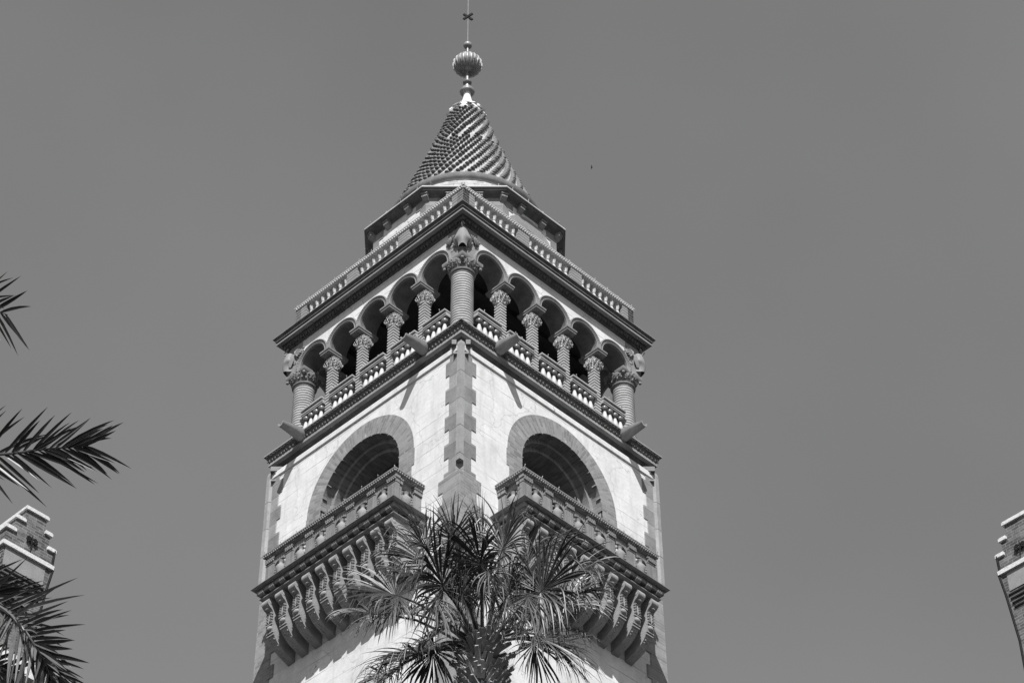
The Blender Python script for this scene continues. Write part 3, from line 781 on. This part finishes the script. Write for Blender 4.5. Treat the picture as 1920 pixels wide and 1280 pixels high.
# S-shaped console: outline in (n, z), extruded to its width
oc0 = [(3.80, 32.285), (3.85, 32.265), (3.885, 32.20), (3.875, 32.13), (3.82, 32.07), (3.755, 32.03), (3.715, 31.96), (3.71, 31.87), (3.715, 31.77), (3.72, 31.66), (3.705, 31.55), (3.66, 31.43), (3.585, 31.32), (3.48, 31.225), (3.35, 31.15), (3.20, 31.09), (NW-.01, 31.03)]
def spl(pts, m):
    out = []
    for i in range(len(pts)-1):
        p0, p1, p2, p3 = [Vector(pts[min(max(j, 0), len(pts)-1)]) for j in (i-1, i, i+1, i+2)]
        for k in range(m): f = k/m; out.append(tuple(.5*((2*p1)+(p2-p0)*f+(2*p0-5*p1+4*p2-p3)*f*f+(3*p1-p0-3*p2+p3)*f**3)))
    return out+[tuple(pts[-1])]
oc = spl(oc0, 4)+[(NW-.01, 32.285)]
cw = .10
cor.prism([(-cw, -n, z) for n, z in oc], (2*cw, 0, 0))
orn = MB()
rr = random.Random(8)
for k in range(9): orn.ball((-cw+.012+k*(2*cw-.024)/8, -3.845, 32.19), .03, 6, 5, (.6, 1.1, 1.5))
def onf(t):
    tt = t*15; i = int(tt); f = tt-i; a = oc0[i]; b = oc0[min(i+1, 16)]; return (a[0]+(b[0]-a[0])*f, a[1]+(b[1]-a[1])*f)
for (t, w) in ((.30, .06), (.335, .05)):
    n, z = onf(t)
    orn.ball((0, -n-.012, z), w, 8, 5, (1.1, .6, .5))
for i in range(8):                                                    # carved leaf and bellflower drop
    n, z = onf(.39+.024*i)
    for sg in (-1, 1): orn.ball((sg*(.052+.022*(i % 2)), -n-.012, z), .032, 6, 5, (1.0, 1.1, .5)); orn.ball((sg*.022, -n-.014, z+.02), .02, 5, 4, (1, 1.2, .8))
    orn.ball((0, -n-.018, z), .022, 5, 4, (.7, 1, 1.4))
n, z = onf(.64); orn.ball((0, -n-.0, z), .085, 10, 7, (1.0, .55, .75))
for t in (.59, .70, .73): n, z = onf(t); orn.fbox(-cw-.004, cw+.004, n-.03, n+.022, z-.012, z+.012)
for i in range(16): n, z = onf(.76+.015*i); orn.ball((rr.uniform(-.07, .07), -n-.002, z), .024, 5, 4)
for sg in (-1, 1):
    orn.ball((sg*cw, -3.79, 32.18), .05, 8, 5, (.2, 1, 1))
cor.add(orn.v, orn.f)
mod_ = MB()
mod_.prism([(-.075, -3.945, 32.54), (-.075, -3.965, 32.49), (-.075, -3.955, 32.43), (-.075, -3.91, 32.385), (-.075, -3.80, 32.36), (-.075, -3.75, 32.36), (-.075, -3.75, 32.54)], (.15, 0, 0))
for k in (-1, 0, 1): mod_.ball((k*.05, -3.945, 32.475), .032, 5, 4, (.8, .8, 1.5))
mod_.fbox(-.09, .09, 3.78, 3.978, 32.542, 32.559)
flt = MB()
def balcony(r):
    b = slab.build('balcony', M['mid'], tower, r)
    rail.build('handrail', M['mid'], b); rl.build('bead_moulding', M['mid'], b, smooth=60)
    pan.build('parapet_panel', M['panel'], b); pil.build('pilaster', M['panel'], b)
    first = {}
    def put(nm, mb, m, loc, rot=0.0, sm=None):
        if nm in first: return link(nm, first[nm], b, rot, loc)
        o = mb.build(nm, m, b, rot, loc, smooth=sm); first[nm] = o.data; return o
    for u in AU: put('vase', vase, M['stone'], (u, -PN+.03, 0), 0, 50)
    for sg in (-1, 1): put('vase', vase, M['stone'], (sg*1.87, -3.42, 0), pi/2, 50)
    for k in range(10): u = -1.86+k*(3.72/9); put('corbel', cor, M['corbel'], (u, 0, 0), 0, 40)
    for k in range(13): put('modillion', mod_, M['mid'], (-1.932+.322*k, 0, 0))
    for sg in (-1, 1):
        for n in (3.45, 3.78-.65): put('modillion', mod_, M['mid'], (sg*(1.955-3.82)*1.0+sg*.0, -n, 0), sg*pi/2)
    return b
bl = balcony(LEFT); br = copy_tree(bl, tower, RIGHT, UP)

# ================================================================== strings of small lamps clipped along the ledges
blb = MB(); blb.tube([(0, 0, 0), (0, -.01, .05)], .007, 5); blb.ball((0, -.012, .065), .011, 6, 5, (1, 1, 1.8))
blb_me = None
def string_lights(pts, label):
    global blb_me
    t = thing('string_lights', pts[0], label, 'string lights', 'strings of small lamps along the tower ledges')
    for p in pts:
        if blb_me is None: o = blb.build('bulb', M['bulb'], t, 0, Vector(p)-t.location); blb_me = o.data
        else: o = link('bulb', blb_me, t, 0, Vector(p)-t.location)
        o.rotation_euler = (random.uniform(-.4, .4), random.uniform(-.5, .5), 0)
def fpt(r, u, n, z): return Vector((u*cos(r)+n*sin(r), u*sin(r)-n*cos(r), z))
for r, nm in ((LEFT, 'left'), (RIGHT, 'right')):
    string_lights([fpt(r, -2.8+.43*k, 2.86, 42.16) for k in range(14)], 'small clear bulbs along the roof parapet of the tower, on its %s face' % nm)
    string_lights([fpt(r, -2.0+.5*k, 3.87, 33.54) for k in range(9)], 'small clear bulbs along the handrail of the %s balcony' % nm)
    string_lights([fpt(r, u, 2.885, 38.50) for u in (-2.2, -1.9, -1.2, -.8, -.2, .2, .75, 1.2, 1.8, 2.2)], 'small clear bulbs along the gallery handrails of the %s face' % nm)
pts = []
for k in range(-5, 5):
    a = -pi/2+pi/8+k*pi/4; b = a+pi/4; A_ = Vector((2.62*cos(a), 2.62*sin(a), 43.87)); B_ = Vector((2.62*cos(b), 2.62*sin(b), 43.87))
    for t in (.1, .37, .63, .9): pts.append(A_.lerp(B_, t)*1.0)
string_lights(pts, 'small clear bulbs around the eave of the octagonal drum')

# ================================================================== chimneys left and right
def chimney(loc, mir, label, group):
    """local: main face in the x-z plane (x from the inner corner), depth along +y; mir mirrors x"""
    t = thing('brick_chimney', (loc.x, loc.y, GROUND), label, 'chimney', group)
    rot = RIGHT if mir > 0 else LEFT
    oz = loc.z-GROUND; T = .95
    bx = MB(); cp_ = MB()
    def X(a, b): return (a, b) if mir > 0 else (-b, -a)
    def bb(m, a, b, y0, y1, z0, z1):
        a, b = X(a, b); m.box(a, b, y0, y1, z0+oz, z1+oz)
    bb(bx, 0.03, .60, 0.002, T-.002, -.86, -.09); bb(bx, -.20, .75, .004, T-.004, -1.0, -.84); bb(bx, -.21, .76, 0, T, -.85, -.50); bb(bx, -.42, .92, 0, T, -1.30, -.90)
    def cyl_cap(a, b, z, h=.11):
        for (y0, y1, zz0, zz1) in ((-.05, T+.05, z-h, z-.03), (-.035, T+.035, z-.03, z)): bb(cp_, a-.02*(zz1 < z), b+.02*(zz1 < z), y0, y1, zz0, zz1)
    cyl_cap(0, .63, 0); cyl_cap(-.24, .05-.03, -.40); cyl_cap(.58+.03, .79, -.40); cyl_cap(-.45, -.19, -.80); cyl_cap(.74, .95, -.80)
    bb(cp_, -.49, .96, -.07, T+.07, -1.42, -1.31); bb(cp_, -.47, .94, -.05, T+.05, -1.309, -1.285)
    # shaft, narrowing downwards in corbelled courses
    zz = -1.42; k = 0
    while zz > -9:
        h = .15; w = max(0, .10*(-1.42-zz)) if zz > -3.4 else .20
        bb(bx, -.42+w*.8, .90-w, .0+w*.12, T-w*.3, zz-h+.001, zz); zz -= h; k += 1
    bb(bx, -.25, .72, .02, T-.05, -oz, zz)
    c = bx.build('shaft', M['chim'], t, rot, (0, 0, 0))
    cp_.build('coping', M['cap'], t, rot, (0, 0, 0))
    pn = MB(); 
    bb(pn, -.37, .76, -.012, .05, -1.95, -1.43); p = pn.build('stone_panel', M['stone'], t, rot, (0, 0, 0))
    for i in range(4): lv = MB(); bb(lv, -.39, .80-.03*i, -.02, .06, -2.06-.13*i, -2.02-.13*i); lv.build('louvre', M['iron'], t, rot, (0, 0, 0))
    fl = MB(); ox = .27 if mir > 0 else -.27
    def P(x, z, y=-.05): return (ox+x, y, oz-1.0+z)
    fl.tube([P(-.02, -.16), P(0, 0), P(0, .12), P(.0, .22)], [.012, .014, .016, .004], 6)
    for sg in (-1, 1):
        for i, (x, z, r) in enumerate(((.05, .10, .035), (.09, .12, .04), (.12, .09, .04), (.13, .04, .04), (.10, .0, .035), (.06, .03, .03), (.08, .07, .03))): fl.ball(P(sg*x, z+.02), r, 7, 5, (1, .5, 1))
    fl.prism([P(-.035, .02), P(0, .22), P(.035, .02), P(0, -.04)], (0, .03, 0))
    fl.build('iron_fleuron', M['iron'], t, rot, (0, 0, 0))
    for z0, z1 in ((-1.0, -.86), (-1.56, -1.44)):
        tr = MB(); bb(tr, .93, .99, T*.4, T*.7, z0, z1); tr.build('stone_knob', M['cap'], t, rot, (0, 0, 0))
    dp = MB(); sx = 1 if mir > 0 else -1
    dp.tube([(sx*x, -.03, oz+z) for x, z in ((.93, -.86), (.92, -1.28), (.965, -1.36), (.94, -1.5), (.86, -2.05), (.72, -3.4), (.70, -6.0))], .03, 6); dp.build('edge_shade_strip', M['iron'], t, rot, (0, 0, 0))  # dark tube added to stand for the shaded edge of the stack
    if mir > 0:
        sh_ = MB(); bb(sh_, -.6, .95, -.25, T+.3, -4.55, -4.32); bb(sh_, -.7, 1.05, -.35, T+.4, -4.8, -4.55); sh_.build('stone_shoulder', M['cap'], t, rot, (0, 0, 0))
    return t
chimney(Vector((-10.173, 2.0, 37.705)), 1, 'stepped brick chimney with white coping behind the date palm fronds left of the tower', None)
chimney(Vector((13.06, 2.0, 37.54)), -1, 'stepped brick chimney with white coping cut by the right edge of the picture', None)

# ================================================================== fan palm in front of the tower corner
PY = -20.3
ptop = at(905, 1215, PY)
palm = thing('fan_palm', (ptop.x, PY, GROUND), 'tall fan palm with drooping shaggy fronds in front of the tower corner', 'palm tree')
def place(mb, nm, m, root, sm=None):
    mb.v = [(x-root.location.x, y-root.location.y, z-root.location.z) for x, y, z in mb.v]
    return mb.build(nm, m, root, 0, (0, 0, 0), smooth=sm, recalc=False)
tk = MB(); R_ = random.Random(21)
tk.lathe([(.26, GROUND), (.21, 0.0), (.19, 8.0), (.185, ptop.z-1.2), (.20, ptop.z-.4), (.15, ptop.z), (.05, ptop.z+.12)], 20, (ptop.x, PY))
tko = place(tk, 'trunk', M['trunk'], palm, 50)
bt = MB()
for i in range(210):
    a = R_.uniform(0, 2*pi); h = R_.uniform(-.75, .02); L = R_.uniform(.12, .26); w = R_.uniform(.018, .034)
    e = Vector((cos(a), sin(a), 0)); s_ = Vector((-sin(a), cos(a), 0)); base = Vector((ptop.x, PY, ptop.z+h))+e*(.14-.05*max(0, h+.15))
    tipd = (e*1.0+Vector((0, 0, R_.uniform(.35, 1.0)))+s_*R_.uniform(-.6, .6)).normalized(); n_ = tipd.cross(s_).normalized()
    tip = base+tipd*L
    bt.loft([[base-s_*w*1.5-n_*.02, base+s_*w*1.5-n_*.02, base+s_*w*1.3+n_*.025, base-s_*w*1.3+n_*.025], [base.lerp(tip, .5)-s_*w-n_*.015, base.lerp(tip, .5)+s_*w-n_*.015, base.lerp(tip, .5)+s_*w+n_*.015, base.lerp(tip, .5)-s_*w+n_*.015],
             [tip-s_*w*.75-n_*.01, tip+s_*w*.75-n_*.01, tip+s_*w*.7+n_*.012, tip-s_*w*.7+n_*.012]])
place(bt, 'leaf_boots', M['boot'], palm)

def fan_leaf(hub, axis, nrm, L, spread, nseg, droop, rnd, cup=.25, base=None, wf=1.0):
    """one costapalmate frond: petiole plus narrow folded segments that split, arch over and hang"""
    m = MB(); axis = axis.normalized(); nrm = (nrm-axis*nrm.dot(axis)).normalized(); side = axis.cross(nrm).normalized()
    if base is not None:
        mid = base.lerp(hub, .55)+Vector((0, 0, (hub-base).length*.10))
        m.tube([base, base.lerp(mid, .5)+Vector((0, 0, .02)), mid, mid.lerp(hub, .5)+Vector((0, 0, .015)), hub, hub+axis*L*.12], [.024, .018, .014, .012, .011, .005], 6)
    for i in range(nseg):
        f = -1+2*(i+.5)/nseg; a = radians(spread)*f+rnd.uniform(-.03, .03)
        d = axis*cos(a)+side*sin(a)
        ll = L*(.80+.22*cos(a*.9))*rnd.uniform(.80, 1.10)
        d = (d+nrm*(cup*abs(sin(a))+rnd.uniform(-.10, .10))).normalized()
        start = hub+axis*L*.10*(1-abs(f))
        dth = 2*radians(spread)/nseg*wf
        wd = d.cross(nrm).normalized()
        split = rnd.uniform(.28, .50); pts = []
        dr_ = droop*rnd.uniform(.35, 1.7)*(1+.5*abs(f)); kink = rnd.random() < .32; ks = rnd.uniform(.35, .75)
        vel = Vector(d); p = Vector(start); N = 11; st = ll/N; tw = rnd.uniform(-.05, .05)
        for k in range(N+1):
            t = k/N; w0 = split*ll*dth*.52; w = min(t+.03, split)*ll*dth*.52 if t < split else w0*(1-(t-split)/(1-split))**.9
            pts.append((Vector(p), w, Vector(vel)))
            g = dr_*max(0, t-.18)*.60+(1.3 if kink and abs(t-ks) < .05 else 0)
            vel = (vel+Vector((0, 0, -g))+wd*tw).normalized(); p = p+vel*st
        rows = []
        for (pp_, w, vv) in pts:
            wv = vv.cross(nrm); wv = wv.normalized() if wv.length > .05 else wd
            nn = wv.cross(vv).normalized()
            rows.append([pp_-wv*w, pp_+nn*w*.6, pp_+wv*w])
        m.loft(rows, False, False)
    return m
Xv, Yv, Zv = Vector((1, 0, 0)), Vector((0, 1, 0)), Vector((0, 0, 1))
view = (CAM-ptop).normalized()
scr_up = up; scr_rt = rt
leaves = [  # hub px, depth offset towards camera (m), axis angle in view (deg from right, ccw), lean to camera, radius m, spread, droop, face tilt
    (901, 1063, .70, 92, .45, .74, 165, .80, .9),
    (832, 1105, .50, 106, .20, .80, 150, .75, .7),
    (748, 1117, .35, 165, .05, .74, 130, .60, .6),
    (1010, 1113, .45, 48, .10, .84, 160, .70, .6),
    (790, 1222, .55, 195, .15, .76, 150, .60, .4),
    (1002, 1188, .55, -30, .25, .78, 150, .45, .5),
    (860, 1045, -.1, 112, -.2, .72, 140, .75, .5),
    (940, 1035, -.1, 70, -.2, .70, 150, .80, .6),
    (985, 1055, -.3, 35, -.2, .78, 150, .85, .4),
    (806, 1062, -.2, 138, -.2, .74, 140, .65, .5),
    (868, 1120, .75, 112, .5, .56, 160, 1.3, .7),
    (950, 1120, .70, 62, .4, .60, 160, 1.3, .6),
    (838, 1175, .30, 215, .2, .60, 140, 1.2, .4),
    (905, 1030, -.6, 90, -.4, .66, 140, .7, .3),
    (770, 1150, -.4, 182, -.2, .66, 140, .8, .3),
    (1035, 1140, -.4, 8, -.2, .70, 140, .75, .3),
    (880, 1175, -.5, 150, -.6, .6, 140, 1.0, .3),
    (940, 1175, -.6, 40, -.6, .6, 140, 1.0, .3),
    (725, 1262, .2, 210, .2, .5, 140, .8, .4),
    (1060, 1120, .1, 22, .1, .62, 130, .8, .5),
    (850, 1015, -.4, 80, -.3, .52, 130, .8, .4),
    (958, 988, -.5, 60, -.3, .42, 140, 1.0, .4),
    (905, 1110, .2, 92, .1, .58, 165, 1.1, .6),
    (975, 1085, .1, 40, .1, .66, 160, 1.1, .5),
    (800, 1100, .0, 150, .0, .66, 150, .9, .5),
    (872, 1085, .3, 110, .2, .66, 160, 1.0, .6),
    (1040, 1175, -.2, -12, .0, .56, 140, .7, .4),
    (770, 1235, .35, 215, .1, .62, 150, .6, .5),
    (815, 1215, .15, 245, .1, .56, 150, .5, .6),
    (1030, 1200, .35, -45, .1, .66, 150, .4, .6),
    (1000, 1200, .2, -75, .1, .56, 150, .4, .5),
    (700, 1150, -.1, 175, .1, .50, 140, .7, .5),
    (1060, 1090, .3, 30, .1, .58, 150, .8, .5),
    (800, 1030, .1, 120, .0, .56, 140, .8, .6),
]
for i, (hx, hy, dep, ang, lean, L, spread, droop, tilt) in enumerate(leaves):
    rnd = random.Random(100+i)
    hub = at(hx, hy, PY-dep); axis = scr_rt*cos(radians(ang))+scr_up*sin(radians(ang))+view*lean
    nrm = (view*tilt+Zv*.6+Vector((rnd.uniform(-.3, .3), rnd.uniform(-.2, .2), 0))).normalized()
    base = ptop+Vector(((hub-ptop).x*.12, -dep*.1, .02))
    lf = fan_leaf(hub, axis, nrm, L*1.12, spread, 58, droop*.9, rnd, .22, base)
    place(lf, 'frond', M['leaf'], palm)
for i, (hx, hy, dep, ang, L) in enumerate(((820, 1120, .6, 255, .62), (945, 1130, .5, 285, .55), (990, 1112, .75, 268, .55), (745, 1125, .5, 240, .5), (916, 1068, .95, 288, .45))):
    rnd = random.Random(300+i); hub = at(hx, hy, PY-dep)
    lf = fan_leaf(hub, scr_rt*cos(radians(ang))+scr_up*sin(radians(ang))+view*.3, view+Zv*.2, L, 75, 15, .7, rnd, .8, None, .55)
    o = place(lf, 'dry_frond', M['dry'], palm); o['label'] = 'dry pale frond hanging limp'

# ================================================================== date palm at the left edge
DY = CAM.y+8.2
dc = at(-1000, 900, DY)
date = thing('date_palm', (dc.x, DY, GROUND), 'feathery date palm whose spiky fronds reach in from the left edge', 'palm tree')
dt = MB(); dt.lathe([(.32, GROUND), (.26, 0), (.24, dc.z-.6), (.30, dc.z-.2), (.15, dc.z+.1)], 18, (dc.x, DY)); place(dt, 'trunk', M['trunk'], date, 50)
def feather(pts, rad, lens, nleaf, sidev, seed, fwd=.75, t0=.25, width=.0088):
    m = MB(); rnd = random.Random(seed); pts = [Vector(p) for p in pts]
    def cr_(t):
        x = t*(len(pts)-1); i = min(int(x), len(pts)-2); f = x-i
        p0, p1, p2, p3 = pts[max(i-1, 0)], pts[i], pts[i+1], pts[min(i+2, len(pts)-1)]
        return .5*((2*p1)+(p2-p0)*f+(2*p0-5*p1+4*p2-p3)*f*f+(3*p1-p0-3*p2+p3)*f**3)
    m.tube([cr_(k/24) for k in range(25)], [rad*(1-.85*k/24) for k in range(25)], 6)
    for i in range(nleaf):
        t = t0+(1-t0)*(i+.5)/nleaf; p = cr_(t); tg = (cr_(min(1, t+.01))-cr_(t-.01)).normalized()
        for sg in (-1, 1):
            for lay in (0, 1):
                if rnd.random() < (.5 if lay else .14): continue
                sv = (sidev-tg*sidev.dot(tg)).normalized(); nv = tg.cross(sv).normalized()
                L = lens*(1.0-.45*t**3)*rnd.uniform(.72, 1.12)*(.8 if lay else 1)
                k = fwd+1.2*t**3+rnd.uniform(-.22, .22)+.6*lay
                d = (sv*sg+tg*k+nv*(rnd.uniform(-.45, .45)+(.55*(-1 if rnd.random() < .5 else 1) if lay else 0))).normalized()
                w = width*rnd.uniform(.8, 1.15); wv = d.cross(nv+Vector((rnd.uniform(-.5, .5), rnd.uniform(-.5, .5), 0))).normalized(); up_ = wv.cross(d).normalized()
                dp_ = rnd.uniform(.0, .04); cv_ = rnd.uniform(-.02, .02)
                rows = []
                for s_, ww in ((0, .35), (.12, .8), (.35, 1.0), (.62, .8), (.85, .42), (1.0, .02)):
                    c = p+d*L*s_+Vector((0, 0, -dp_*s_*s_))+sv*(cv_*s_*s_); rows.append([c-wv*w*ww, c-up_*w*ww*.7, c+wv*w*ww])
                m.loft(rows, False, False)
    return m
def fr(name, px, dys, *a, **k): 
    pts = [at(x, y, DY-dd) for (x, y), dd in zip(px, dys)]
    return place(feather(pts, *a, **k), 'frond', M['dleaf'], date)
fr('a', [(-1000, 900), (-600, 840), (-250, 846), (-20, 852), (80, 842), (165, 836)], (0, .3, .5, .6, .6, .55), .013, .33, 30, up, 5, fwd=.8, t0=.3)
fr('b', [(-1000, 900), (-600, 930), (-250, 1005), (-20, 1125), (40, 1175), (80, 1232), (98, 1275)], (0, .4, .8, 1.0, 1.1, 1.1, 1.1), .013, .30, 38, (up*.75+rt*.65), 9, fwd=.6, t0=.3)
fr('c', [(-1000, 900), (-650, 640), (-310, 545), (-110, 555), (14, 590)], (0, .2, .3, .35, .4), .011, .36, 24, up, 14, fwd=.5, t0=.3)
fr('i', [(-1000, 900), (-600, 1010), (-300, 1140), (-120, 1210), (10, 1262)], (0, .3, .6, .8, .9), .013, .32, 34, up, 41, fwd=.6, t0=.3)
fr('d', [(-1000, 900), (-700, 1050), (-420, 1200), (-200, 1330), (-60, 1430)], (0, .5, .9, 1.1, 1.2), .016, .42, 40, up, 17, fwd=.6, t0=.2)
fr('e', [(-1000, 900), (-560, 1000), (-220, 1060), (-60, 1100), (20, 1120)], (0, -.2, -.3, -.35, -.4), .016, .27, 40, up, 23, fwd=.7, t0=.2)
fr('f', [(-1000, 900), (-1200, 500), (-1500, 300), (-1900, 330), (-2200, 500)], (0, .1, .2, .3, .3), .02, .33, 40, up, 29)
fr('g', [(-1000, 900), (-1000, 500), (-950, 150), (-800, -150), (-650, -250)], (0, -.4, -.8, -1.2, -1.5), .02, .33, 40, rt, 31)
fr('h', [(-1000, 900), (-1400, 950), (-1800, 1200), (-2100, 1500)], (0, .2, .3, .3), .02, .33, 40, up, 37)

# ================================================================== a far bird
bp_ = at(1110, 314, 250)
bird = thing('bird', bp_, 'tiny dark bird flying high in the clear sky right of the spire', 'bird')
bd = MB(); bd.tube([(-.26, 0, 0), (-.14, 0, .01), (0, 0, .02), (.12, 0, .03), (.2, 0, .03)], [.01, .05, .07, .045, .01], 8)
bd.loft([[(-.12, 0, .02), (.05, 0, .02), (.05, 0, .04)], [(-.14, -.28, .07), (0, -.28, .07), (0, -.28, .085)], [(-.2, -.52, .03), (-.16, -.52, .03), (-.16, -.52, .035)]])
bd.loft([[(-.12, 0, .02), (.05, 0, .02), (.05, 0, .04)], [(-.14, .28, .07), (0, .28, .07), (0, .28, .085)], [(-.2, .52, .03), (-.16, .52, .03), (-.16, .52, .035)]])
bd.build('body', M['bird'], bird, 0, (0, 0, 0))
